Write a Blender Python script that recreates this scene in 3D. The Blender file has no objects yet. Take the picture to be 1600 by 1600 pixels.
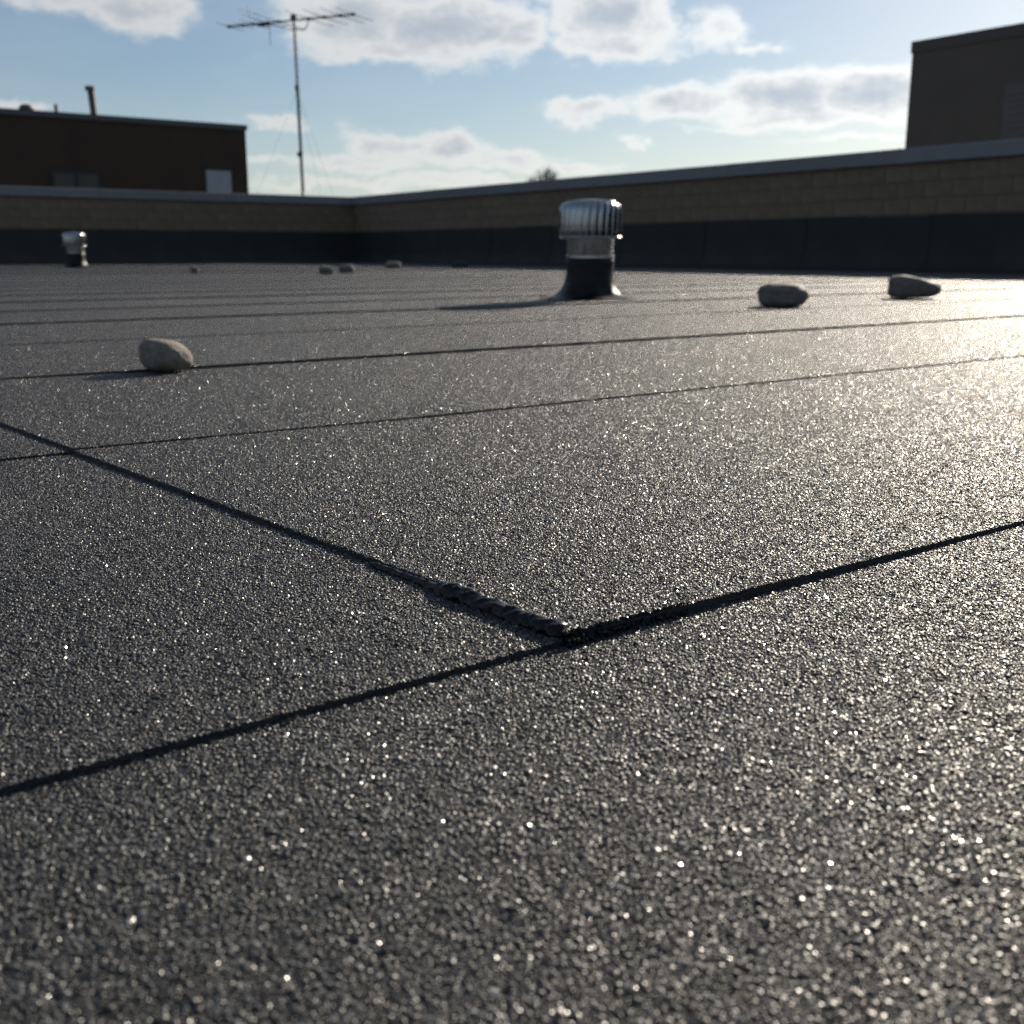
import bpy, bmesh, math, random
import numpy as np
from mathutils import Vector, Matrix, Euler, noise as mnoise

# ------------------------------------------------------------------ camera, sky, sun, exposure
sc = bpy.context.scene
COL = sc.collection
CAM_H = 0.25                       # phone held a hand's breadth above the roof
F_PX, PITCH, YAW = 1718.5, math.radians(13.32), math.radians(36.28)
cd = bpy.data.cameras.new('camera')
cam = bpy.data.objects.new('camera', cd)
COL.objects.link(cam)
cd.sensor_width = 36.0
cd.lens = 36.0 * F_PX / 1600.0
cd.clip_start, cd.clip_end = 0.02, 6000.0
cam.location = (0, 0, CAM_H)
cam.rotation_euler = (math.pi / 2 - PITCH, 0, -YAW)
cd.dof.use_dof = True
cd.dof.focus_distance = 0.95
cd.dof.aperture_fstop = 10.0
sc.camera = cam

SUN_EL, SUN_ANG = math.radians(21.8), math.radians(24.0)   # elevation, angle from +X towards +Y
SUN_DIR = Vector((math.cos(SUN_EL) * math.cos(SUN_ANG), math.cos(SUN_EL) * math.sin(SUN_ANG), math.sin(SUN_EL)))

FWD = Vector((math.sin(YAW) * math.cos(PITCH), math.cos(YAW) * math.cos(PITCH), -math.sin(PITCH)))
RGT = Vector((math.cos(YAW), -math.sin(YAW), 0))
UPV = RGT.cross(FWD)
def ray(px, py):
    return FWD + RGT * ((px - 800) / F_PX) + UPV * ((800 - py) / F_PX)
def ground(px, py, z=0.0):
    d = ray(px, py); t = (z - CAM_H) / d.z
    return Vector((d.x * t, d.y * t, z))
def on_y(px, py, Y):               # where the sight line meets the upright plane y = Y
    d = ray(px, py); t = Y / d.y
    return Vector((d.x * t, Y, CAM_H + d.z * t))
def on_x(px, py, X):
    d = ray(px, py); t = X / d.x
    return Vector((X, d.y * t, CAM_H + d.z * t))

world = bpy.data.worlds.new('World'); sc.world = world
world.use_nodes = True
wt = world.node_tree; wt.nodes.clear()
SKY_STRENGTH = 0.06
def build_world():
    N, L = wt.nodes, wt.links
    def nd(t, **k):
        n = N.new(t)
        for a, b in k.items(): setattr(n, a, b)
        return n
    def val(sock, v):
        if isinstance(v, (int, float, tuple)): sock.default_value = v
        else: L.new(v, sock)
    def mth(op, a, b=0.0, c=0.0, clamp=False):
        n = nd('ShaderNodeMath', operation=op); n.use_clamp = clamp
        val(n.inputs[0], a); val(n.inputs[1], b); val(n.inputs[2], c)
        return n.outputs[0]
    def vmath(op, a, b=(0, 0, 0)):
        n = nd('ShaderNodeVectorMath', operation=op)
        val(n.inputs[0], a); val(n.inputs[1], b)
        return n
    def smooth(x, a, b, lo=0.0, hi=1.0):
        n = nd('ShaderNodeMapRange', interpolation_type='SMOOTHSTEP')
        val(n.inputs[0], x)
        for i, v in enumerate((a, b, lo, hi)): val(n.inputs[i + 1], v)
        return n.outputs[0]
    def mix(f, a, b):
        n = nd('ShaderNodeMix', data_type='RGBA'); val(n.inputs[0], f); val(n.inputs[6], a); val(n.inputs[7], b)
        return n.outputs[2]
    out = nd('ShaderNodeOutputWorld'); bg = nd('ShaderNodeBackground')
    bg.inputs['Strength'].default_value = SKY_STRENGTH
    L.new(bg.outputs[0], out.inputs[0])
    sky = nd('ShaderNodeTexSky', sky_type='NISHITA')
    sky.sun_disc = False
    sky.sun_elevation = SUN_EL
    sky.sun_rotation = math.pi / 2 - SUN_ANG
    sky.altitude = 100; sky.air_density = 1.0; sky.dust_density = 0.4; sky.ozone_density = 2.8
    tc = nd('ShaderNodeTexCoord')
    d = vmath('NORMALIZE', tc.outputs['Generated']).outputs[0]
    sep = nd('ShaderNodeSeparateXYZ'); L.new(d, sep.inputs[0])
    az = mth('MULTIPLY', mth('ARCTAN2', sep.outputs[0], sep.outputs[1]), 57.2958)
    el = mth('MULTIPLY', mth('ARCSINE', sep.outputs[2]), 57.2958)
    comb = nd('ShaderNodeCombineXYZ'); L.new(az, comb.inputs[0]); L.new(el, comb.inputs[1])
    p = comb.outputs[0]
    # turbulence that frays the cloud edges
    def fbm(vec, scale, detail=6.0, rough=0.6):
        n = nd('ShaderNodeTexNoise', noise_dimensions='3D')
        L.new(vec, n.inputs['Vector']); n.inputs['Scale'].default_value = scale
        n.inputs['Detail'].default_value = detail; n.inputs['Roughness'].default_value = rough
        return n
    st = vmath('MULTIPLY', p, (1.0, 1.7, 1.0)).outputs[0]
    w1 = fbm(st, 0.30, 5.0, 0.62)
    warp = vmath('MULTIPLY', vmath('SUBTRACT', w1.outputs['Color'], (0.5, 0.5, 0.5)).outputs[0], (4.6, 2.2, 0.0)).outputs[0]
    q = vmath('ADD', p, warp).outputs[0]
    fine = fbm(st, 0.85, 6.0, 0.6).outputs['Fac']
    # banks of cumulus: photo direction (pixel) and half-extent in pixels, weight
    banks = [
        (215, 15, 95, 42, .95), (120, -20, 130, 45, .95), (30, 172, 60, 16, .7), (300, -60, 160, 45, .9),
        (560, 25, 150, 62, 1.1), (700, 45, 170, 60, 1.15), (620, 75, 200, 28, .9), (800, 60, 75, 42, 1.0),
        (940, 22, 110, 60, 1.15), (960, 70, 130, 30, .95), (1010, 30, 60, 60, .9), (1120, 50, 75, 34, .8),
        (1190, 70, 60, 12, .6), (640, -60, 300, 60, 1.0), (1000, -60, 160, 60, .9),
        (920, 170, 80, 26, .9), (1060, 160, 110, 34, 1.0), (1230, 152, 170, 48, 1.15), (1360, 150, 150, 46, 1.1),
        (1250, 185, 190, 20, .9), (1520, 160, 150, 40, 1.0), (1340, 104, 22, 8, .5),
        (990, 222, 38, 14, .75), (420, 190, 70, 13, .75),
        (600, 225, 85, 28, .9), (690, 230, 95, 34, 1.0), (780, 250, 120, 22, .85), (560, 255, 160, 18, .75),
        (880, 262, 120, 12, .7), (500, 285, 180, 12, .7), (700, 285, 260, 16, .7), (420, 250, 60, 10, .6),
        (1350, 215, 200, 8, .5), (1150, 205, 140, 7, .5)]
    acc = None
    for (bx, by, rx, ry, w) in banks:
        r = ray(bx, by).normalized()
        a0 = math.degrees(math.atan2(r.x, r.y)); e0 = math.degrees(math.asin(r.z))
        k = math.degrees(1.0 / F_PX)
        s = vmath('MULTIPLY', vmath('SUBTRACT', q, (a0, e0, 0)).outputs[0], (1 / (rx * k * 1.32), 1 / (ry * k * 1.36), 0)).outputs[0]
        ln = vmath('LENGTH', s).outputs['Value']
        v = mth('MULTIPLY', smooth(ln, 1.0, 0.0), w)
        acc = v if acc is None else mth('MAXIMUM', acc, v)
    # the same kind of broken cumulus all round the rest of the sky
    vc = ray(800, 250).normalized()
    dv = vmath('DOT_PRODUCT', d, (vc.x, vc.y, vc.z)).outputs['Value']
    away = smooth(dv, 0.86, 0.72)
    el_c = mth('MAXIMUM', sep.outputs[2], 0.02)
    pl = nd('ShaderNodeCombineXYZ')
    L.new(mth('DIVIDE', sep.outputs[0], mth('ADD', el_c, 0.12)), pl.inputs[0]); L.new(mth('DIVIDE', sep.outputs[1], mth('ADD', el_c, 0.12)), pl.inputs[1])
    gen = fbm(pl.outputs[0], 1.1, 7.0, 0.58).outputs['Fac']
    genc = mth('MULTIPLY', smooth(gen, 0.54, 0.76), away)
    acc = mth('MAXIMUM', acc, genc)
    dens = mth('ADD', acc, mth('MULTIPLY', mth('SUBTRACT', fine, 0.5), 0.62))
    alpha = mth('MULTIPLY', smooth(dens, 0.14, 0.80), smooth(el, 0.1, 1.2))
    thick = smooth(dens, 0.40, 1.25)
    # forward scattering: clouds gleam towards the sun
    sd = vmath('DOT_PRODUCT', d, tuple(SUN_DIR)).outputs['Value']
    glow = mth('POWER', mth('MAXIMUM', sd, 0.0), 7.0)
    lit = mth('MULTIPLY_ADD', glow, CLOUD_GLOW, 1.0)
    rim = vmath('SCALE', CLOUD_RIM); L.new(lit, rim.inputs['Scale'])
    core = vmath('SCALE', CLOUD_CORE); L.new(mth('MULTIPLY_ADD', glow, CLOUD_GLOW * 0.6, 1.0), core.inputs['Scale'])
    cloud = mix(thick, rim.outputs[0], core.outputs[0])
    # thin high veil that pales the blue
    veil = vmath('SCALE', VEIL); L.new(mth('MULTIPLY_ADD', glow, 0.45, 1.0), veil.inputs['Scale'])
    wisp = fbm(vmath('MULTIPLY', p, (0.35, 1.2, 1.0)).outputs[0], 0.35, 5.0, 0.6).outputs['Fac']
    vf = mth('ADD', smooth(wisp, 0.3, 0.75, 0.06, 0.20), smooth(el, 8.0, 0.0, 0.0, 0.30))
    base = mix(vf, sky.outputs[0], veil.outputs[0])
    L.new(mix(mth('MULTIPLY', alpha, 0.92), base, cloud), bg.inputs['Color'])
CLOUD_RIM, CLOUD_CORE, CLOUD_GLOW = (9.6, 9.5, 9.1), (5.0, 5.6, 6.4), 0.9
VEIL = (7.4, 7.9, 8.5)
build_world()
world.cycles.sampling_method = 'NONE'      # a soft sky: plain sampling is cheaper

sd = bpy.data.lights.new('sun', 'SUN')
sd.energy = 5.0; sd.angle = math.radians(0.53); sd.color = (1.0, 0.885, 0.73)
sun = bpy.data.objects.new('sun', sd); COL.objects.link(sun)
sun.rotation_euler = SUN_DIR.to_track_quat('Z', 'Y').to_euler()
sun.location = SUN_DIR * 50

sc.view_settings.view_transform = 'Standard'
sc.view_settings.look = 'None'
sc.view_settings.gamma = 1.0
sc.view_settings.use_curve_mapping = False
sc.view_settings.exposure = 0.38
sc.cycles.sample_clamp_direct = 0.0
sc.cycles.sample_clamp_indirect = 6.0
sc.cycles.max_bounces = 5
sc.cycles.use_denoising = True
sc.cycles.denoising_prefilter = 'NONE'        # keeps the mineral glitter crisp

# ------------------------------------------------------------------ helpers
rng = np.random.default_rng(11)
random.seed(5)

def mat(name, base=(.1, .1, .1), rough=.6, metal=0.0, spec=.5, var=0.0, vscale=4.0, bump=0.0, bscale=60.0, objvar=0.0, coords='Object', rvar=0.0):
    m = bpy.data.materials.new(name); m.use_nodes = True
    nt = m.node_tree; N, L = nt.nodes, nt.links
    b = N['Principled BSDF']
    b.inputs['Roughness'].default_value = rough
    b.inputs['Metallic'].default_value = metal
    b.inputs['Specular IOR Level'].default_value = spec
    b.inputs['Base Color'].default_value = (*base, 1)
    tc = N.new('ShaderNodeTexCoord')
    if var or objvar:
        fac = N.new('ShaderNodeTexNoise'); fac.inputs['Scale'].default_value = vscale
        fac.inputs['Detail'].default_value = 7; fac.inputs['Roughness'].default_value = .62
        L.new(tc.outputs[coords], fac.inputs['Vector'])
        mr = N.new('ShaderNodeMapRange'); L.new(fac.outputs['Fac'], mr.inputs[0])
        mr.inputs[1].default_value = .3; mr.inputs[2].default_value = .7
        mr.inputs[3].default_value = 1 - var; mr.inputs[4].default_value = 1 + var
        k = mr.outputs[0]
        if objvar:
            oi = N.new('ShaderNodeObjectInfo'); m2 = N.new('ShaderNodeMapRange')
            L.new(oi.outputs['Random'], m2.inputs[0]); m2.inputs[3].default_value = 1 - objvar; m2.inputs[4].default_value = 1 + objvar
            mm = N.new('ShaderNodeMath'); mm.operation = 'MULTIPLY'; L.new(k, mm.inputs[0]); L.new(m2.outputs[0], mm.inputs[1]); k = mm.outputs[0]
        vs = N.new('ShaderNodeVectorMath'); vs.operation = 'SCALE'; vs.inputs[0].default_value = base
        L.new(k, vs.inputs['Scale']); L.new(vs.outputs[0], b.inputs['Base Color'])
        if rvar:
            m3 = N.new('ShaderNodeMapRange'); L.new(fac.outputs['Fac'], m3.inputs[0]); m3.inputs[1].default_value = .3; m3.inputs[2].default_value = .7
            m3.inputs[3].default_value = max(.03, rough - rvar); m3.inputs[4].default_value = min(1, rough + rvar); L.new(m3.outputs[0], b.inputs['Roughness'])
    if bump:
        nz = N.new('ShaderNodeTexNoise'); nz.inputs['Scale'].default_value = bscale; nz.inputs['Detail'].default_value = 6
        L.new(tc.outputs[coords], nz.inputs['Vector'])
        bp = N.new('ShaderNodeBump'); bp.inputs['Strength'].default_value = bump; bp.inputs['Distance'].default_value = .01
        L.new(nz.outputs['Fac'], bp.inputs['Height']); L.new(bp.outputs[0], b.inputs['Normal'])
    return m

def granule_mat():
    m = bpy.data.materials.new('mineral granules'); m.use_nodes = True
    nt = m.node_tree; N, L = nt.nodes, nt.links; b = N['Principled BSDF']
    at = N.new('ShaderNodeAttribute'); at.attribute_name = 'tone'
    cr = N.new('ShaderNodeValToRGB'); L.new(at.outputs['Fac'], cr.inputs[0])
    e = cr.color_ramp.elements
    e[0].position = 0; e[0].color = (.026, .0262, .0258, 1)
    e[1].position = 1; e[1].color = (.34, .33, .31, 1)
    for pos, c in ((.50, (.042, .0425, .042)), (.84, (.069, .069, .068)), (.95, (.16, .158, .15))):
        k = e.new(pos); k.color = (*c, 1)
    # weathering: faint blotches, and each roll its own shade
    gm = N.new('ShaderNodeNewGeometry')
    nz = N.new('ShaderNodeTexNoise'); nz.inputs['Scale'].default_value = 1.3; nz.inputs['Detail'].default_value = 6; nz.inputs['Roughness'].default_value = .6
    L.new(gm.outputs['Position'], nz.inputs['Vector'])
    m1 = N.new('ShaderNodeMapRange'); L.new(nz.outputs['Fac'], m1.inputs[0]); m1.inputs[1].default_value = .3; m1.inputs[2].default_value = .7; m1.inputs[3].default_value = .80; m1.inputs[4].default_value = 1.18
    sp = N.new('ShaderNodeSeparateXYZ'); L.new(gm.outputs['Position'], sp.inputs[0])
    fl = N.new('ShaderNodeMath'); fl.operation = 'MULTIPLY_ADD'; L.new(sp.outputs[1], fl.inputs[0]); fl.inputs[1].default_value = 1 / .912; fl.inputs[2].default_value = -.525 / .912 + 20
    f2 = N.new('ShaderNodeMath'); f2.operation = 'FLOOR'; L.new(fl.outputs[0], f2.inputs[0])
    wn = N.new('ShaderNodeTexWhiteNoise'); wn.noise_dimensions = '1D'; L.new(f2.outputs[0], wn.inputs['W'])
    m2 = N.new('ShaderNodeMapRange'); L.new(wn.outputs['Value'], m2.inputs[0]); m2.inputs[3].default_value = .92; m2.inputs[4].default_value = 1.08
    mm = N.new('ShaderNodeMath'); mm.operation = 'MULTIPLY'; L.new(m1.outputs[0], mm.inputs[0]); L.new(m2.outputs[0], mm.inputs[1])
    vs = N.new('ShaderNodeVectorMath'); vs.operation = 'SCALE'; L.new(cr.outputs[0], vs.inputs[0]); L.new(mm.outputs[0], vs.inputs['Scale'])
    L.new(vs.outputs[0], b.inputs['Base Color'])
    r2 = N.new('ShaderNodeValToRGB'); L.new(at.outputs['Fac'], r2.inputs[0]); e = r2.color_ramp.elements
    e[0].position = 0; e[0].color = (GRAN_ROUGH,) * 3 + (1,); e[1].position = 1; e[1].color = (.20, .20, .20, 1)
    k = e.new(.78); k.color = (GRAN_ROUGH - .04,) * 3 + (1,)
    L.new(r2.outputs[0], b.inputs['Roughness'])
    b.inputs['Specular IOR Level'].default_value = GRAN_SPEC
    return m
GRAN_ROUGH, GRAN_SPEC = .43, .45

M = {
    'granule': granule_mat(),
    'bitumen': mat('bitumen sheet', (.018, .019, .021), .55, var=.3, vscale=30, bump=.5, bscale=400),
    'bead': mat('bitumen bleed-out', (.004, .0045, .006), .30, spec=.28, var=.3, vscale=60, bump=.08, bscale=260),
    'flash': mat('flashing membrane', (.023, .0215, .0195), .68, var=.25, vscale=2.2, bump=.5, bscale=90, objvar=.12, coords='Object'),
    'block': mat('concrete block', (.19, .142, .095), .9, var=.16, vscale=5, bump=.5, bscale=70, objvar=.07),
    'mortar': mat('mortar', (.145, .108, .074), .92, var=.15, vscale=8, bump=.4, bscale=90),
    'coping': mat('coping metal', (.20, .20, .205), .55, metal=.1, var=.08, vscale=1.5, bump=.06, bscale=8, objvar=.05),
    'galv': mat('galvanised steel', (.38, .39, .41), .27, metal=1.0, var=.14, vscale=18, bump=.05, bscale=30, rvar=.08),
    'boot': mat('vent boot', (.007, .0072, .0075), .42, spec=.25, var=.3, vscale=14, bump=.5, bscale=34),
    'stone_shade_tone': mat('shade-toned river stone', (.035, .034, .032), .8, var=.25, vscale=20),  # base colour lowered to carry the parapet's shade on this stone
    'stone_dark': mat('dark river stone', (.13, .12, .105), .75, var=.32, vscale=40, bump=.4, bscale=90),
    'stone': mat('river stone', (.205, .18, .145), .78, var=.34, vscale=55, bump=.5, bscale=160, objvar=.12),
    'stone_pit': mat('stone pit', (.07, .055, .04), .9),
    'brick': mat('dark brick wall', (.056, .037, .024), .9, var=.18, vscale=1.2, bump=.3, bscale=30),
    'edge2': mat('render coloured edge', (.095, .086, .079), .85),
    'render': mat('grey render wall', (.108, .092, .078), .9, var=.10, vscale=.6, bump=.3, bscale=25),
    'trim': mat('roof edge trim', (.10, .10, .11), .5, metal=.3, var=.1, vscale=2),
    'frame': mat('window frame', (.02, .02, .022), .5),
    'glass': mat('window glass', (.02, .022, .025), .08, spec=.4),
    'louvre': mat('louvre panel', (.125, .116, .108), .8, var=.1, vscale=1),
    'panel': mat('pale sheet panel', (.36, .38, .41), .5, var=.08, vscale=2),
    'pipe': mat('weathered pipe', (.12, .10, .085), .6, metal=.3, var=.25, vscale=6),
    'alu': mat('weathered aluminium', (.11, .11, .10), .6, metal=.3, var=.15, vscale=10),
    'plastic': mat('black plastic', (.02, .02, .02), .5),
    'bark': mat('bark', (.10, .085, .07), .9, var=.2, vscale=3),
    'deck': mat('roof deck', (.03, .03, .032), .9),
    'asphalt': mat('ground asphalt', (.06, .06, .058), .9, var=.25, vscale=.05),
}

def new_mesh(name, verts, faces, smooth=False):
    me = bpy.data.meshes.new(name)
    me.from_pydata([tuple(v) for v in verts], [], [tuple(f) for f in faces])
    me.update()
    if smooth: me.shade_smooth()
    return me
def link(name, data, material=None, parent=None, loc=None):
    o = bpy.data.objects.new(name, data)
    if material is not None and data is not None and not data.materials: data.materials.append(material)
    COL.objects.link(o)
    if parent: o.parent = parent
    if loc is not None: o.location = loc
    return o
def tag(o, label=None, cat=None, group=None, kind=None):
    if label: o['label'] = label
    if cat: o['category'] = cat
    if group: o['group'] = group
    if kind: o['kind'] = kind
    return o
def thing(name, label, cat, loc=(0, 0, 0), rz=0, group=None):
    o = bpy.data.objects.new(name, None); COL.objects.link(o)
    o.location = loc; o.rotation_euler = (0, 0, rz); o.empty_display_size = .2
    return tag(o, label, cat, group)

class MB:
    """collects shapes for one mesh"""
    def __init__(s): s.v, s.f = [], []
    def add(s, vs, fs):
        o = len(s.v); s.v += [tuple(v) for v in vs]; s.f += [tuple(i + o for i in f) for f in fs]; return s
    def box(s, a, b):
        (x0, y0, z0), (x1, y1, z1) = a, b
        return s.add([(x0, y0, z0), (x1, y0, z0), (x1, y1, z0), (x0, y1, z0), (x0, y0, z1), (x1, y0, z1), (x1, y1, z1), (x0, y1, z1)],
                     [(0, 3, 2, 1), (4, 5, 6, 7), (0, 1, 5, 4), (1, 2, 6, 5), (2, 3, 7, 6), (3, 0, 4, 7)])
    def tube(s, pts, r, n=8, cap=True):
        pts = [Vector(p) for p in pts]
        rs = r if isinstance(r, (list, tuple)) else [r] * len(pts)
        vs, fs = [], []
        prev = None
        for i, p in enumerate(pts):
            t = (pts[min(i + 1, len(pts) - 1)] - pts[max(i - 1, 0)]).normalized()
            if prev is None: a = t.orthogonal().normalized()
            else: a = (prev - t * prev.dot(t)); a = a.normalized() if a.length > 1e-6 else t.orthogonal().normalized()
            prev = a; b = t.cross(a)
            for k in range(n):
                g = 2 * math.pi * k / n
                vs.append(p + (a * math.cos(g) + b * math.sin(g)) * rs[i])
        for i in range(len(pts) - 1):
            for k in range(n):
                k2 = (k + 1) % n
                fs.append((i * n + k, i * n + k2, (i + 1) * n + k2, (i + 1) * n + k))
        if cap:
            fs.append(tuple(range(n - 1, -1, -1))); fs.append(tuple((len(pts) - 1) * n + k for k in range(n)))
        return s.add(vs, fs)
    def lathe(s, prof, n=40, wob=None, close=False):
        vs, fs = [], []
        m = len(prof)
        for k in range(n):
            g = 2 * math.pi * k / n
            for j, (r, z) in enumerate(prof):
                dr, dz = wob(g, j, r, z) if wob else (0, 0)
                vs.append(((r + dr) * math.cos(g), (r + dr) * math.sin(g), z + dz))
        for k in range(n):
            k2 = (k + 1) % n
            for j in range(m - 1):
                fs.append((k * m + j, k2 * m + j, k2 * m + j + 1, k * m + j + 1))
        return s.add(vs, fs)
    def mesh(s, name, smooth=False): return new_mesh(name, s.v, s.f, smooth)
    def build(s, name, material, parent=None, loc=None, smooth=False):
        return link(name, s.mesh(name, smooth), material, parent, loc)

def bevel(me, w, seg=1):
    bm = bmesh.new(); bm.from_mesh(me)
    bmesh.ops.bevel(bm, geom=bm.edges[:], offset=w, segments=seg, affect='EDGES', profile=.5)
    bm.to_mesh(me); bm.free(); me.update(); return me
def solidify(o, t):
    m = o.modifiers.new('solid', 'SOLIDIFY'); m.thickness = t; m.offset = 0; return o

# ------------------------------------------------------------------ the setting
WX, WY, WH = 13.2, 24.5, 1.54                 # parapet faces and height
GZ = -7.0                                     # street level
SKEW = math.radians(1.5)                      # the right parapet is a little out of square
def wall_x(y): return WX - (WY - y) * math.tan(SKEW)
RX0, RY0 = -9.0, -4.0                         # the roof runs on behind the camera
gb = MB(); gb.box((-2500, -2500, GZ - .5), (2500, 2500, GZ)); g = gb.build('ground', M['asphalt']); tag(g, kind='structure')

def prism(z0, z1):
    pts = [(RX0, RY0), (wall_x(RY0), RY0), (WX, WY), (RX0, WY)]
    return MB().add([(x, y, z) for z in (z0, z1) for x, y in pts], [(3, 2, 1, 0), (4, 5, 6, 7), (0, 1, 5, 4), (1, 2, 6, 5), (2, 3, 7, 6), (3, 0, 4, 7)])
roof = prism(-.4, -.012).build('roof', M['deck']); tag(roof, kind='structure')
bo = prism(GZ, -.4).build('building_body', M['mortar'], roof)

# --- granules: small tiles of loose crushed mineral, each stone a faceted solid
def ico():
    t = (1 + 5 ** .5) / 2
    v = np.array([(-1, t, 0), (1, t, 0), (-1, -t, 0), (1, -t, 0), (0, -1, t), (0, 1, t), (0, -1, -t), (0, 1, -t), (t, 0, -1), (t, 0, 1), (-t, 0, -1), (-t, 0, 1)], float)
    v /= np.linalg.norm(v[0])
    f = np.array([(0, 11, 5), (0, 5, 1), (0, 1, 7), (0, 7, 10), (0, 10, 11), (1, 5, 9), (5, 11, 4), (11, 10, 2), (10, 7, 6), (7, 1, 8), (3, 9, 4), (3, 4, 2), (3, 2, 6), (3, 6, 8), (3, 8, 9), (4, 9, 5), (2, 4, 11), (6, 2, 10), (8, 6, 7), (9, 8, 1)])
    return v, f
ICO_V, ICO_F = ico()
def granule_mesh(name, P, size=None):
    n = len(P)
    if size is None: size = np.clip(rng.lognormal(math.log(.00102), .26, n), .0005, .0020)
    jit = 1 + rng.normal(0, .17, (n, 12, 1))
    V = ICO_V[None] * jit * (1 + rng.normal(0, .16, (n, 1, 3)))
    V[:, :, 2] *= .52                                # rolled in: most lie on their flat side
    an_ = rng.uniform(0, 2 * math.pi, n); ca_, sa_ = np.cos(an_)[:, None], np.sin(an_)[:, None]
    V = np.stack([V[:, :, 0] * ca_ - V[:, :, 1] * sa_, V[:, :, 0] * sa_ + V[:, :, 1] * ca_, V[:, :, 2]], 2)
    ax = rng.normal(size=(n, 3)); ax[:, 2] = 0; ax /= np.linalg.norm(ax, axis=1, keepdims=True); th = rng.normal(0, .22, n)
    c, s_ = np.cos(th)[:, None, None], np.sin(th)[:, None, None]
    kx = ax[:, None, :]
    V = V * c + np.cross(np.broadcast_to(kx, V.shape), V) * s_ + kx * (V * kx).sum(2, keepdims=True) * (1 - c)
    V = V * size[:, None, None] + P[:, None, :]
    V[:, :, 2] += (size * .30)[:, None]
    Fc = (ICO_F[None] + (np.arange(n) * 12)[:, None, None]).reshape(-1, 3)
    me = bpy.data.meshes.new(name)
    me.vertices.add(n * 12); me.vertices.foreach_set('co', V.reshape(-1).astype(np.float32))
    nf = len(Fc)
    me.loops.add(nf * 3); me.loops.foreach_set('vertex_index', Fc.reshape(-1).astype(np.int32))
    me.polygons.add(nf); me.polygons.foreach_set('loop_start', np.arange(0, nf * 3, 3, dtype=np.int32))
    me.update(calc_edges=True)
    a = me.attributes.new('tone', 'FLOAT', 'POINT')
    tone = rng.uniform(0, 1, n)
    a.data.foreach_set('value', np.repeat(tone, 12).astype(np.float32))
    me.materials.append(M['granule'])
    me.polygons.foreach_set('use_smooth', np.repeat((tone < .80) & (rng.uniform(0, 1, n) < .5), 20))   # worn round ones among sharp chips
    return me
def jitter_pts(w, d, step):
    nx, ny = int(w / step), int(d / step)
    X, Y = np.meshgrid((np.arange(nx) + .5) * w / nx, (np.arange(ny) + .5) * d / ny)
    X = X + ((np.arange(ny) % 2) * .5 * step)[:, None]
    P = np.stack([X.ravel(), Y.ravel(), np.zeros(X.size)], 1)
    P[:, :2] += rng.normal(0, step * .24, (len(P), 2))
    P[:, 0] %= w
    return P
SEAM0, ROLL, STEP = .525, .912, .0042
TILE = ROLL / 6
GSTEP = .00182
tiles = []
for i in range(5):
    P = jitter_pts(TILE, TILE, GSTEP); P[:, :2] -= TILE / 2
    me = granule_mesh('granule_tile', P)
    tiles.append(bpy.data.objects.new('granule_tile', me))

def tile_nodes():
    ng = bpy.data.node_groups.new('scatter_tiles', 'GeometryNodeTree')
    ng.interface.new_socket('Geometry', in_out='INPUT', socket_type='NodeSocketGeometry')
    ng.interface.new_socket('Geometry', in_out='OUTPUT', socket_type='NodeSocketGeometry')
    N, L = ng.nodes, ng.links
    gi, go = N.new('NodeGroupInput'), N.new('NodeGroupOutput')
    jn = N.new('GeometryNodeJoinGeometry')
    for t in reversed(tiles):
        oi = N.new('GeometryNodeObjectInfo'); oi.inputs['Object'].default_value = t; oi.inputs['As Instance'].default_value = True
        L.new(oi.outputs['Geometry'], jn.inputs[0])
    ip = N.new('GeometryNodeInstanceOnPoints'); L.new(gi.outputs[0], ip.inputs['Points']); L.new(jn.outputs[0], ip.inputs['Instance'])
    ip.inputs['Pick Instance'].default_value = True
    ai = N.new('GeometryNodeInputNamedAttribute'); ai.data_type = 'INT'; ai.inputs['Name'].default_value = 'pick'
    L.new(ai.outputs['Attribute'], ip.inputs['Instance Index'])
    ar = N.new('GeometryNodeInputNamedAttribute'); ar.data_type = 'FLOAT_VECTOR'; ar.inputs['Name'].default_value = 'spin'
    L.new(ar.outputs['Attribute'], ip.inputs['Rotation'])
    L.new(ip.outputs[0], go.inputs[0])
    return ng
NG = tile_nodes()
def scatter(parent, spots):
    """spots: (x, y, z, Euler)"""
    if not spots: return
    me = bpy.data.meshes.new('granules')
    me.vertices.add(len(spots)); me.vertices.foreach_set('co', np.array([s[:3] for s in spots], np.float32).ravel())
    a = me.attributes.new('pick', 'INT', 'POINT'); a.data.foreach_set('value', rng.integers(0, 5, len(spots)).astype(np.int32))
    a = me.attributes.new('spin', 'FLOAT_VECTOR', 'POINT'); a.data.foreach_set('vector', np.array([tuple(s[3]) for s in spots], np.float32).ravel())
    me.materials.append(M['granule'])
    o = link('granules', me, None, parent); tag(o, kind='stuff')
    md = o.modifiers.new('scatter', 'NODES'); md.node_group = NG
    return o

# end laps: x of the lap line as a function of y on the two sheets that show one
E1, E2, E3 = ground(880, 1000), ground(112, 709), ground(0, 667)
def lap_x(y):
    if y <= E2.y: return E1.x + (E2.x - E1.x) * (y - E1.y) / (E2.y - E1.y)
    return E2.x + (E3.x - E2.x) * (y - E2.y) / (E3.y - E2.y)
END_T, END_L = .0040, 3 * TILE

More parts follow.
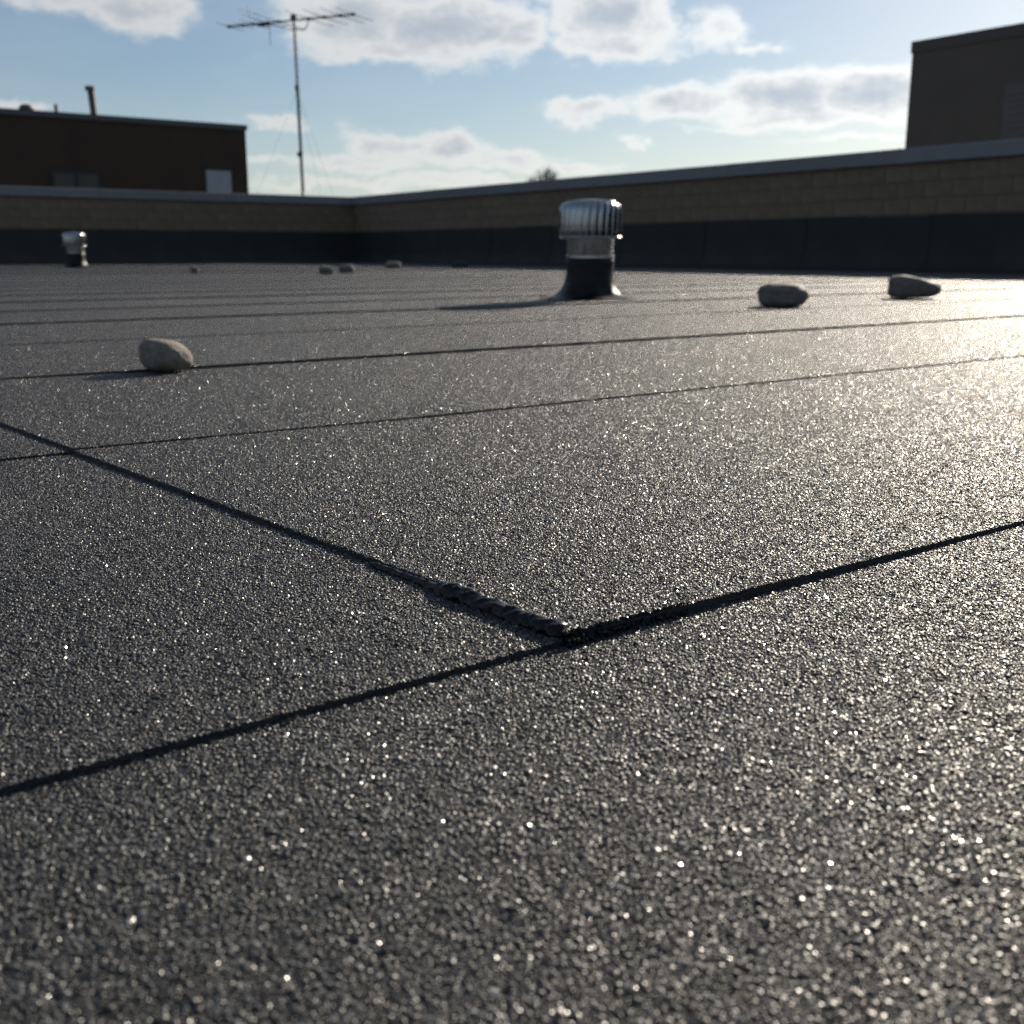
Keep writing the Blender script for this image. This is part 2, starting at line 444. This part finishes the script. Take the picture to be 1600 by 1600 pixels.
def in_view(x, y):
    if y < -.3: return False
    return .21 * y - 1.2 < x < 1.8 * y + 1.6 and (x * x + y * y) < 35 ** 2
def plane(i, x, y, xl=None):
    """height of sheet i at (x, y); xl: the lap edge that lifts its left end"""
    y0 = SEAM0 + i * ROLL
    z = SHEET_T[i] * (1 - (y - y0) / ROLL)
    if xl is not None: z += END_T * max(0.0, 1 - (x - xl) / END_L)
    return z
NSH0, NSH1 = -5, int((WY - SEAM0) / ROLL) + 1
SHEET_T = {}
for i in range(NSH0, NSH1 + 1):
    SHEET_T[i] = {0: .0040, 1: .0030, 2: .0064, 3: .0022, 4: .0058, 5: .0046, 6: .0058}.get(i, .005 + random.uniform(-.002, .002))

def slab(i, xa, xb, y0, y1, lift):
    """sheet piece: xa, xb functions of y (edges), top follows plane(); thickness below"""
    mb = MB()
    xs_n = 14
    ys = [y0, y0 + .03, (y0 + y1) / 2, y1 + .015]
    top = []
    for y in ys:
        a, b = xa(y), xb(y)
        xs = [a] + ([a + END_L * k / 6 for k in range(1, 7)] if lift else []) + [b]
        row = []
        for x in xs:
            z = plane(i, x, y, a if lift else None)
            row.append((x, y, z))
        top.append(row)
    nx = len(top[0]); ny = len(top)
    vs = [p for r in top for p in r]; bot = [(p[0], p[1], p[2] - (SHEET_T[i] - .0003 if not lift else SHEET_T[i] + END_T * .93)) for p in vs]
    fs = []
    idx = lambda r, c: r * nx + c
    for r in range(ny - 1):
        for c in range(nx - 1): fs.append((idx(r, c), idx(r, c + 1), idx(r + 1, c + 1), idx(r + 1, c)))
    o = len(vs)
    for c in range(nx - 1): fs.append((idx(0, c), o + idx(0, c), o + idx(0, c + 1), idx(0, c + 1)))
    for r in range(ny - 1): fs.append((idx(r, 0), idx(r + 1, 0), o + idx(r + 1, 0), o + idx(r, 0)))
    return mb.add(vs + bot, fs)

def tilt_euler(i, k, lift):
    t = Matrix.Rotation(-math.atan(SHEET_T[i] / ROLL), 4, 'X')
    if lift: t = Matrix.Rotation(math.atan(END_T / END_L), 4, 'Y') @ t
    return (t @ Matrix.Rotation(k * math.pi / 2, 4, 'Z')).to_euler()

def make_sheet(i, xa, xb, lift, x_from, x_to):
    y0 = SEAM0 + i * ROLL; y1 = y0 + ROLL
    if y1 > WY: y1 = WY
    sh = slab(i, xa, xb, y0, y1, lift).build('membrane_sheet', M['bitumen'], roof)
    spots = []
    for r in range(6):
        y = y0 + (r + .5) * TILE
        if y + TILE / 2 > WY - .12: continue
        nx = int((x_to - x_from) / TILE + 1e-6)
        for c in range(nx):
            x = x_from + (c + .5) * TILE
            if not in_view(x, y) or x > wall_x(y) - .12: continue
            lifted = lift and (x - x_from) < END_L
            z = plane(i, x, y, x_from if lift else None)
            spots.append((x, y, z, tilt_euler(i, random.randrange(4), lifted)))
    scatter(sh, spots)
    return sh

x_far = WX - .10
for i in range(NSH0, NSH1):
    if i in (0, 1):
        y0 = SEAM0 + i * ROLL; y1 = y0 + ROLL
        xr = max(lap_x(y0), lap_x(y1)) + .002
        # lower sheet, running in from the left beneath the lap
        left_end = xr + .02
        nL = int((left_end - RX0) / TILE) - 1
        make_sheet(i, lambda y: RX0, lambda y: lap_x(y) + .05, False, xr - .0 - nL * TILE, xr + .001)
        # upper sheet, lapped over it, its torched end lifted
        up = make_sheet(i, lambda y: lap_x(y), lambda y: wall_x(y) - .02, True, xr, x_far)
        # granules of the skewed strip along the cut end
        w = xr - min(lap_x(y0), lap_x(y1))
        P = jitter_pts(w, ROLL, GSTEP); P[:, 0] += xr - w; P[:, 1] += y0
        keep = np.array([p[0] > lap_x(p[1]) + .0004 for p in P]); P = P[keep]
        P[:, 2] = [plane(i, p[0], p[1], xr) for p in P]
        go_ = link('granules', granule_mesh('granules', P), None, up); tag(go_, kind='stuff')
    else:
        off = random.uniform(0, TILE)
        make_sheet(i, lambda y: RX0, lambda y: wall_x(y) - .02, False, -3.0 + off, x_far - .02)

# --- bitumen squeezed out along the end lap, in rope-like folds
def bleed():
    pa, pb = ground(590, 888), ground(895, 1003)
    n, m = 260, 14
    vs, fs = [], []
    for k in range(n + 1):
        s = k / n
        y = pa.y + (pb.y - pa.y) * s
        x = lap_x(y) - .003
        w = .0040 + .0088 * math.exp(-(max(0, .48 - s) / .09) ** 2) * (1 - .28 * math.exp(-((s - .70) / .10) ** 2)) * (1 if s < .8 else 1 - .5 * (s - .8))
        w *= min(1, (1 - s) / .03 + .25) * min(1, s / .05 + .35)
        h = w * .58
        for j in range(m + 1):
            g = math.pi * j / m
            ph = s * 62 + g * 2.8 + 5.0 * mnoise.noise(Vector((s * 7, 3.1, 0)))
            fold = math.sin(g) * (.20 + .16 * mnoise.noise(Vector((s * 9, 1, 2)))) * (1 - abs(math.sin(ph))) + .20 * mnoise.noise(Vector((s * 30, g * 1.2, 1.7))) + .1 * mnoise.noise(Vector((s * 110, g * 4, 4.7)))
            rr = .82 + fold
            zt = plane(0, lap_x(y), y) + .0005
            vs.append((x + math.cos(g) * w * rr * .8 - .001, y + .0025 * mnoise.noise(Vector((s * 25, 9, 0))), zt + math.sin(g) * (h * rr + END_T * .55)))
    for k in range(n):
        for j in range(m):
            a = k * (m + 1) + j
            fs.append((a, a + 1, a + m + 2, a + m + 1))
    return MB().add(vs, fs)
UP0 = [o for o in roof.children if o.name.startswith('membrane_sheet')]
bd = bleed().build('bitumen_bead', M['bead'], roof, smooth=True); bd['label'] = 'folded black bead of bitumen squeezed from the end lap'
# crumbs of coated bitumen where the lap meets the long seam
cr = MB()
ca, cb = ground(868, 1004), ground(1075, 957)
for k in range(420):
    s = random.random() ** 1.3
    p = ca.lerp(cb, s)
    r = random.uniform(.0009, .0022) * (1.15 - .5 * s)
    v = ICO_V * r * (1 + rng.normal(0, .15, (12, 1)))
    y = SEAM0 + random.uniform(-.0045, .0015) * (1.1 - .7 * s)
    zz = random.uniform(.0006, .0052) * (1.05 - .4 * s)
    if y > SEAM0: zz = SHEET_T[0] + END_T + .0006
    cr.add(v + np.array([p.x, y, zz]), ICO_F)
co = cr.build('bitumen_crumbs', M['bead'], roof); tag(co, kind='stuff')

# ------------------------------------------------------------------ parapets
COP_H, FLASH_Z = .19, .70
def flashing_mesh(w):
    prof = [(.62, .0065), (.40, .007), (.22, .012), (.14, .035), (.085, .10), (.05, .20), (.028, .40), (.016, FLASH_Z)]
    vs, fs = [], []
    for x in (0, w * .33, w * .66, w):
        for (d, z) in prof: vs.append((x, d, z))
    m = len(prof)
    for a in range(3):
        for b in range(m - 1): fs.append((a * m + b, a * m + b + 1, (a + 1) * m + b + 1, (a + 1) * m + b))
    return new_mesh('flashing_panel', vs, fs)
def parapet(label, origin, rz, length, lo, hi):
    """local x runs along the wall, local +y looks onto the roof, wall face at y = 0; pieces built for lo..hi"""
    t = thing('parapet_wall', label, 'wall', origin, rz)
    mb = MB(); mb.box((0, -.34, GZ), (length, -.007, WH - .012)); mb.build('wall_core', M['mortar'], t)
    # concrete blocks, three courses showing above the flashing
    bw, bh, j = .40, .20, .010
    me = MB().box((0, -.05, 0), (bw - j, 0, bh - j)).mesh('block'); bevel(me, .004); me.materials.append(M['block'])
    half = None
    z0 = WH - .02 - 4 * bh
    for c in range(4):
        x = lo - (c % 2) * bw / 2
        while x < hi:
            if x >= 0 and x + bw <= length:
                b = link('block', me, None, t, (x, random.uniform(-.002, .0025), z0 + c * bh))
            x += bw
    # membrane flashing turned up the wall in metre-wide lapped panels
    fm = flashing_mesh(1.06); fm.materials.append(M['flash'])
    x, k = (lo, 0) if rz > 2 else (min(hi, length) - 1.06 - .001, 0)
    while lo <= x and x + 1.06 < min(hi, length):
        f = link('flashing_panel', fm, None, t, (x, .010 * (k % 2), .0005 * (k % 2)))
        f.scale = (1, 1, 1 + random.uniform(-.012, .012)); solidify(f, .005)
        x += 1.0 if rz > 2 else -1.0; k += 1
    # sheet-metal coping in three-metre lengths
    prof = [(-.40, WH - COP_H), (-.40, WH - .01), (-.385, WH + .002), (.025, WH - .012), (.040, WH - .022), (.043, WH - COP_H + .02), (.056, WH - COP_H)]
    def cope(a, b):
        vs = [(xx, y, z) for xx in (a, b) for (y, z) in prof]; m = len(prof)
        return new_mesh('coping', vs, [(k, k + m, k + m + 1, k + 1) for k in range(m - 1)])
    x = lo
    while x < min(hi, length):
        e = min(x + 3.0, length)
        o = link('coping', cope(0, e - x - .012), M['coping'], t, (x, random.uniform(-.002, .002), random.uniform(-.002, .002))); solidify(o, .006)
        # joint cover plate
        jv = [(xx, y + (.004 if y > -.2 else -.004), z + (.004 if z > WH - COP_H + .03 else 0)) for xx in (-.03, .03) for (y, z) in prof]; m = len(prof)
        jo = link('joint_cover', new_mesh('joint_cover', jv, [(k, k + m, k + m + 1, k + 1) for k in range(m - 1)]), M['coping'], o); solidify(jo, .003)
        x = e
    return t
# back wall: local x -> -X world, looks towards -Y
parapet('long block parapet at the back, behind the small far vent', (WX + .3, WY, 0), math.pi, WX + .3 - RX0, .30, 16.5)
# right wall: local x -> +Y, looks towards -X
parapet('block parapet running along the right, behind the large vent', (WX - (WY - RY0) * math.sin(SKEW), WY - (WY - RY0) * math.cos(SKEW), 0), math.pi / 2 - SKEW, WY - RY0, 4.0, WY - RY0 - .01)

# ------------------------------------------------------------------ turbine vents
def turbine_vent(label, loc, s, rz):
    t = thing('turbine_vent', label, 'roof vent', loc, rz, 'turbine vents on the roof')
    t.scale = (s, s, s)
    R = .125
    # black boot flared onto the membrane
    def wob(g, j, r, z):
        k = min(1.2, max(0, (r - R) / .12))
        return (k * (.020 * math.sin(3 * g + 1) + .014 * math.sin(7 * g)) + .002 * math.sin(5 * g + z * 40), k * .005 * (1 + math.sin(5 * g + 2)) + .002 * math.sin(11 * g + z * 30) * (.03 < z < .19))
    prof = [(.245, .0065), (.228, .009), (.20, .013), (.174, .024), (.152, .045), (.136, .075), (R + .003, .115), (R + .001, .16), (R + .003, .19), (R + .002, .212), (R - .004, .216)]
    MB().lathe(prof, 64, wob).build('boot', M['boot'], t, smooth=True)
    MB().lathe([(R - .003, .206), (R - .001, .214), (R - .001, .300), (R + .004, .318), (R + .004, .324)], 56).build('neck', M['galv'], t, smooth=True)
    MB().lathe([(R + .001, .214), (R + .006, .216), (R + .006, .228), (R + .001, .230)], 56).build('clamp_band', M['galv'], t)
    head = bpy.data.objects.new('turbine_head', None); COL.objects.link(head); head.parent = t
    head.location = (0, 0, .317)
    MB().lathe([(.126, .004), (.163, .0), (.167, .004), (.165, .010), (.126, .009)], 56).build('lower_ring', M['galv'], head, smooth=True)
    # vanes: curved blades between ring and cap
    n = 26
    vp = [(.164, .004), (.169, .040), (.170, .080), (.1695, .120), (.1675, .148), (.160, .169), (.145, .182), (.112, .190)]
    vs, fs = [], []
    dphi = 2 * math.pi / n
    for (r, z) in vp:
        for k in range(6):
            u = k / 5
            g = (u - .5) * dphi * 1.30 + .25 * (z - .09)
            rr = r - .020 * u ** 1.5 * min(1, (.2 - z) / .06) - .001
            vs.append((rr * math.cos(g), rr * math.sin(g), z))
    for a in range(len(vp) - 1):
        for k in range(5): fs.append((a * 6 + k, a * 6 + k + 1, a * 6 + k + 7, a * 6 + k + 6))
    vm = new_mesh('vane', vs, fs, True); vm.materials.append(M['galv'])
    for k in range(n):
        v = link('vane', vm, None, head); v.rotation_euler = (0, 0, k * dphi); solidify(v, .0016)
    MB().lathe([(.122, .182), (.132, .187), (.126, .192), (.085, .1965), (.045, .1995), (.012, .2005), (.001, .201)], 56).build('cap', M['galv'], head, smooth=True)
    MB().tube([(0, 0, -.1), (0, 0, .2)], .008).build('shaft', M['galv'], head)
    return t
vg = ground(921, 467.5)
turbine_vent('large near turbine vent, silver head on black boot', (vg.x, vg.y, 0.001), 1.0, .3)
vg2 = ground(120, 419.0)
turbine_vent('small far turbine vent by the back parapet at left', (vg2.x, vg2.y, 0.001), 1.05, 1.1)

# ------------------------------------------------------------------ river stones
def stone(label, px, py, wpx, hpx, seed, mt='stone', n_=2.8, lean=0.0, taper=0.0, depth=.75, rz=0.0, flat=.2, pit=False):
    p = ground(px, py)
    dist = (p - Vector((0, 0, CAM_H))).dot(FWD)
    w, h = wpx / F_PX * dist, hpx / F_PX * dist
    bm = bmesh.new(); bmesh.ops.create_icosphere(bm, subdivisions=5, radius=1)
    o = Vector((seed * 7.3, seed * 3.1, seed * 1.7))
    for v in bm.verts:
        c = v.co.copy()
        c /= (abs(c.x) ** n_ + abs(c.y) ** n_ + abs(c.z) ** n_) ** (1 / n_)
        k = 1 + .10 * mnoise.noise(c * 1.1 + o) + .045 * mnoise.noise(c * 2.6 + o) + .008 * mnoise.noise(c * 8 + o) + .003 * mnoise.noise(c * 22 + o)
        c *= k
        c.z *= 1 - taper * c.x                       # one end lower than the other
        c.z += lean * c.x * .35
        if c.z < -.82: c.z = -.82 + (c.z + .82) * .25
        v.co = Vector((c.x * w / 2, c.y * depth * w / 2, c.z * h / 2))
    zs = [v.co.z for v in bm.verts]; xs = [v.co.x for v in bm.verts]
    kx = w / (max(xs) - min(xs)); kz = h / (max(zs) - min(zs)); z0 = min(zs)
    for v in bm.verts: v.co = Vector((v.co.x * kx, v.co.y * kx, (v.co.z - z0) * kz))
    me = bpy.data.meshes.new('river_stone'); bm.to_mesh(me); bm.free(); me.shade_smooth()
    ob = link('river_stone', me, M[mt])
    ob.location = (p.x, p.y, .0052); ob.rotation_euler = (0, 0, -YAW - math.atan((px - 800) / F_PX) + rz)
    tag(ob, label, 'stone', 'river stones lying on the roof')
    return ob, w, h
s1, w1, h1 = stone('pale rounded stone alone on a seam at the left', 261, 582, 80, 50, 1.3, n_=2.25, lean=-.55, taper=.12, depth=.85)
stone('oblong stone right of the large vent, nearer of two', 1221, 479.5, 78, 35, 2.0, 'stone_dark', n_=3.1, taper=.0, depth=.85)
stone('wedge-shaped stone at far right, tapering to its right end', 1427, 467, 80, 35, 3.0, 'stone_dark', n_=3.1, lean=-.22, taper=.34, depth=.7)
stone('tiny stone between the far vent and the stone pair', 304, 427.5, 14, 10, 4.0, 'stone_dark')
stone('left stone of the close pair near the back wall', 510, 429.5, 22, 13, 5.0, 'stone_dark', taper=.1)
stone('right stone of the close pair near the back wall', 541, 427, 24, 13, 6.0, 'stone_dark', taper=-.1)
stone('flat pale stone at the shadow edge near the corner', 614, 419.5, 25, 10, 7.0, 'stone_dark')
stone('dark low stone in the parapet shadow left of the large vent', 719, 418.5, 27, 9, 8.0, 'stone_shade_tone')

# ------------------------------------------------------------------ buildings beyond the parapets
def wall_with_trim(t, x0, x1, depth, z1, trim_h, over, m):
    MB().box((x0, 0, GZ), (x1, depth, z1 - trim_h)).build('wall', m, t)
    MB().box((x0 - over, -over, z1 - trim_h), (x1 + over, depth + over, z1)).build('roof_edge', M['trim'], t)
# left: dark brick block, parallel to the back parapet
LY = 36.0
c = on_y(383, 195.5, LY); lh = c.z
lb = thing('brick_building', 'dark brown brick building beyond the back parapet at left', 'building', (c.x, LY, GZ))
def L_(px, py): q = on_y(px, py, LY); return q.x - c.x, q.z - GZ
bx0 = -26.0
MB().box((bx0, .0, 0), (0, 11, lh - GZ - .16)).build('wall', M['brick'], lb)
MB().box((bx0 - .05, -.05, lh - GZ - .16), (.05, 11.05, lh - GZ)).build('roof_edge', M['trim'], lb)
def window(parent, xa, za, xb, zb, mull, pane_mat, fr=.09):
    f = MB(); f.box((xa, -.05, zb - fr), (xb, -.002, zb)); f.box((xa, -.05, za), (xb, -.002, za + fr))
    f.box((xa, -.05, za + fr), (xa + fr, -.002, zb - fr)); f.box((xb - fr, -.05, za + fr), (xb, -.002, zb - fr))
    xs = [xa + fr] + [xa + (xb - xa) * k for k in mull] + [xb - fr]
    for k in xs[1:-1]: f.box((k - fr / 2, -.05, za + fr), (k + fr / 2, -.002, zb - fr))
    w = f.build('window', M['frame'], parent)
    for a, b in zip(xs[:-1], xs[1:]):
        MB().box((a + .01, -.03, za + fr), (b - .01, -.004, zb - fr)).build('pane', pane_mat, w)
    return w
xa, zb = L_(78, 265); xb, za = L_(161, 312)
window(lb, xa, za - .5, xb, zb, (.5,), M['glass'])
xa, zb = L_(321, 265.5); xb, za = L_(362, 312)
pn = MB().box((xa, -.06, za - .6), (xb, -.002, zb)).build('shutter', M['panel'], lb); pn['label'] = 'pale grey shutter near the right end'
MB().box((xa - .06, -.075, zb), (xb + .06, -.002, zb + .07)).build('shutter_frame', M['frame'], pn)
# flue, thin pipe and small cowl on its roof
fx, fz = L_(152, 183); _, ft = L_(149, 133)
fb = MB(); fb.tube([(fx + .06, .5, lh - GZ - .02), (fx + .02, .5, ft - .15), (fx, .5, ft - .02)], .105, 14); fl = fb.build('flue_pipe', M['pipe'], lb, smooth=False)
MB().tube([(fx, .5, ft - .10), (fx, .5, ft + .02)], .15, 14).build('flue_cap', M['pipe'], fl)
tx, _ = L_(97, 178); _, tt = L_(97, 160)
MB().tube([(tx, .6, lh - GZ - .02), (tx, .6, tt)], .055, 10).build('thin_pipe', M['pipe'], lb)
kx, _ = L_(52, 172); _, kt = L_(52, 167)
cw = MB().lathe([(.16, 0), (.16, .1), (.22, .12), (.2, .2), (.11, .26), (.001, .28)], 20); cw.build('roof_cowl', M['pipe'], lb, (kx, .8, lh - GZ - .02), smooth=True)

# right: grey block parallel to the right parapet
RXB = 28.0
c2 = on_x(1427, 65, RXB); rh = c2.z
rb = thing('grey_building', 'tall plain grey building beyond the right parapet', 'building', (RXB, c2.y, GZ), math.pi / 2)
# local x -> +Y world, local -y -> +X; so its face onto the roof is local y = 0, looking +y
MB().box((-16, -10, 0), (0, 0, rh - GZ - .30)).build('wall', M['render'], rb)
MB().box((-16.03, -10.03, rh - GZ - .30), (.035, .03, rh - GZ)).build('roof_edge', M['edge2'], rb)
q0 = on_x(1572, 134, RXB); q1 = on_x(1660, 240, RXB)
xa, xb = q1.y - c2.y, q0.y - c2.y
pf = MB().box((xa, .002, q1.z - GZ - .6), (xb, .05, q0.z - GZ)).build('louvre_panel', M['louvre'], rb); pf['label'] = 'faint lighter panel at the right edge'
for k in range(14):
    z = q0.z - GZ - .12 - k * .17
    MB().add([(xa + .06, .051, z), (xb - .06, .051, z), (xb - .06, .062, z - .10), (xa + .06, .062, z - .10), (xa + .06, .051, z - .12), (xb - .06, .051, z - .12)],
             [(0, 3, 2, 1), (3, 4, 5, 2), (0, 4, 3), (1, 2, 5)]).build('slat', M['louvre'], pf)

# ------------------------------------------------------------------ television antenna on a guyed mast, behind the back parapet
AY = WY + 1.6
mb_ = on_y(473, 304, AY); mt_ = on_y(458.5, 30, AY)
PL = bpy.data.objects
lower = MB().box((mb_.x - 9, WY + .41, GZ), (mb_.x + 5, WY + 5.5, .25)).build('lower_roof', M['deck']); tag(lower, kind='structure')
an = thing('tv_antenna', 'television aerial on a tall guyed mast behind the back parapet', 'antenna', (mb_.x, AY, .25))
O = Vector((mb_.x, AY, .25))
def A_(v): return Vector(v) - O
foot = Vector((mb_.x + .03, AY, .25))
mastdir = (mt_ - mb_)
def mast(s): return A_(mb_ + mastdir * s)
top = mast(1.04)
MB().tube([A_(foot), mast(0), mast(.62)], .030, 12).build('mast', M['alu'], an, smooth=False)
MB().tube([mast(.60), mast(1.005)], .023, 12).build('upper_mast', M['alu'], an)
MB().tube([mast(.600), mast(.632)], .052, 12).build('mast_clamp', M['plastic'], an)
mc = mast(.235); MB().box((mc.x - .07, mc.y - .05, mc.z - .05), (mc.x + .03, mc.y + .05, mc.z + .05)).build('mast_clamp', M['plastic'], an)
MB().box((-.2, -.2, 0), (.2, .2, .03)).build('base_plate', M['alu'], an)
def at_depth(px, py, dep):
    d = ray(px, py); t = dep / d.dot(FWD); return Vector((0, 0, CAM_H)) + d * t
dm = (mt_ - Vector((0, 0, CAM_H))).dot(FWD)
BL, BR = at_depth(355, 42, dm * 1.028), at_depth(553, 22.5, dm * .973)
bl_, br_ = A_(BL), A_(BR)
bo_ = MB(); bo_.tube([bl_, br_], .022, 8); boom = bo_.build('boom', M['alu'], an)
bdir = (br_ - bl_).normalized(); eldir = bdir.cross(Vector((0, 0, 1))).normalized()
upd = eldir.cross(bdir).normalized()
if upd.z < 0: upd = -upd
blen = (br_ - bl_).length
def boom_pt(s): return bl_.lerp(br_, s)
# long VHF elements, their pairs swept a little forward
for s, L in ((.995, .95), (.90, 1.12), (.775, 1.15), (.655, 1.20), (.42, 1.25), (.33, 1.05), (.22, .70), (.13, .50), (.02, .62)):
    p0 = boom_pt(s)
    e = MB()
    for sg in (-1, 1): e.tube([p0, p0 + eldir * sg * L * .42, p0 + eldir * sg * L * .85 + bdir * .05 * L], [.010, .0085, .007], 6)
    eo = e.build('element', M['alu'], an)
    MB().box(tuple(p0 - Vector((.035, .035, .03))), tuple(p0 + Vector((.035, .035, .035)))).build('insulator', M['plastic'], eo)
# crowded feed section with the balun box
p0 = boom_pt(.30); MB().tube([boom_pt(.255) - upd * .02, boom_pt(.35) - upd * .02], .05, 8).build('balun_box', M['plastic'], an)
# UHF corner reflector wings at the left
for sg in (1,):
    e = MB(); base = boom_pt(.205)
    for k in range(1, 3):
        pp = base + upd * sg * (.06 + .11 * k) - bdir * .035 * k * (1 if sg > 0 else -1)
        e.tube([pp - eldir * .42, pp + eldir * .42], .0045, 6)
    e.tube([base, base + upd * sg * .42 - bdir * .12 * (1 if sg > 0 else -1)], .009, 6)
    e.build('reflector_wing', M['alu'], an)
e = MB(); e.tube([boom_pt(.345), boom_pt(.345) - upd * .52], [.012, .008], 6); e.build('drop_stub', M['alu'], an)
# boom brace: bow under the boom to the mast
e = MB(); m0 = mast(.945); e.tube([boom_pt(.66), boom_pt(.64) - upd * .16, boom_pt(.61) - upd * .24, m0 + bdir * .05, m0 - bdir * .12], .013, 8); e.build('boom_brace', M['alu'], an)
bk = mast(1.02); MB().box((bk.x - .05, bk.y - .06, bk.z - .10), (bk.x + .05, bk.y + .06, bk.z + .02)).build('boom_bracket', M['alu'], an)
# coax and guy wires
cx = [mast(s) + Vector((.035, -.02, 0)) for s in (0.02, .2, .4, .6, .8, .98)]; MB().tube([boom_pt(.33) - upd * .05, boom_pt(.45) - upd * .12] + cx[::-1], .008, 6).build('coax_cable', M['plastic'], an)
for (gx, gy, dy) in ((402, 303, -.2), (521, 306, -.3), (500, 300, 3.2)):
    ge = on_y(gx, gy, AY + dy); hi_ = mast(.60); d_ = (A_(ge) - hi_)
    k = (.30 - .25 - hi_.z) / d_.z
    end = hi_ + d_ * min(k, 1.25)
    MB().tube([hi_, end], .0024, 5).build('guy_wire', M['alu'], an)

# ------------------------------------------------------------------ bare trees far off
def bare_tree(label, px, py, dist, width, seed):
    d = ray(px, py); t = dist / d.dot(FWD); tip = Vector((0, 0, CAM_H)) + d * t
    H = tip.z - GZ
    tr = thing('bare_tree', label, 'tree', (tip.x, tip.y, GZ), 0, 'bare trees beyond the right parapet')
    rd = random.Random(seed)
    trunk = MB(); crown = MB()
    th = H * .34
    trunk.tube([(0, 0, -.1), (.1, .05, th * .5), (0, .1, th)], [.30, .24, .19], 10)
    def grow(p, dr, ln, r, lvl):
        pts, rs = [p], [r]
        q = p; dd = dr
        for k in range(3):
            dd = (dd + Vector((rd.gauss(0, .16), rd.gauss(0, .16), rd.gauss(.06, .08)))).normalized()
            q = q + dd * ln / 3; pts.append(q); rs.append(r * (1 - .2 * (k + 1)))
        crown.tube(pts, rs, 5 if lvl < 3 else 3, False)
        if lvl >= 6: return
        for k in range(3 if lvl < 5 else 2):
            f = rd.uniform(.45, 1.0); base = pts[1].lerp(pts[3], f) if k else pts[3]
            nd = (dd + Vector((rd.gauss(0, .55), rd.gauss(0, .55), rd.gauss(.12, .3)))).normalized()
            grow(base, nd, ln * rd.uniform(.58, .78), max(.036, r * .55), lvl + 1)
    for k in range(5):
        a = k * 1.257 + rd.random()
        grow(Vector((0, .1, th * rd.uniform(.8, 1))), Vector((math.cos(a) * .55, math.sin(a) * .55, 1)).normalized(), H * .22, .12, 1)
    zs = max(v[2] for v in crown.v); k = H / zs
    rs_ = sorted(math.hypot(v[0], v[1]) for v in crown.v); kw = width / rs_[int(len(rs_) * .93)]
    crown.v = [(v[0] * (1 if v[2] < th else kw), v[1] * (1 if v[2] < th else kw), v[2] * k if v[2] > th else v[2]) for v in crown.v]
    for k in range(140):                               # fine twig ends that fill the crown's top
        a, b = rd.uniform(0, 6.283), rd.uniform(0, 1) ** .6
        u = Vector((math.cos(a) * b, math.sin(a) * b, rd.uniform(-.9, 1) * (1 - .55 * b)))
        e_ = Vector((u.x * width, u.y * width, H - width * .95 + u.z * width * .95)); s_ = Vector((u.x * width * .45, u.y * width * .45, e_.z - width * rd.uniform(.35, .7)))
        crown.tube([s_, s_.lerp(e_, .5) + Vector((rd.gauss(0, .05), rd.gauss(0, .05), 0)), e_], [.022, .018, .012], 3, False)
    trunk.build('trunk', M['bark'], tr, smooth=True); crown.build('crown', M['bark'], tr)
    return tr
bare_tree('taller bare tree whose twigs show above the right parapet', 855, 254, 110, 1.35, 3)
bare_tree('shorter bare tree just left of the taller one', 832, 271, 118, 1.0, 8)
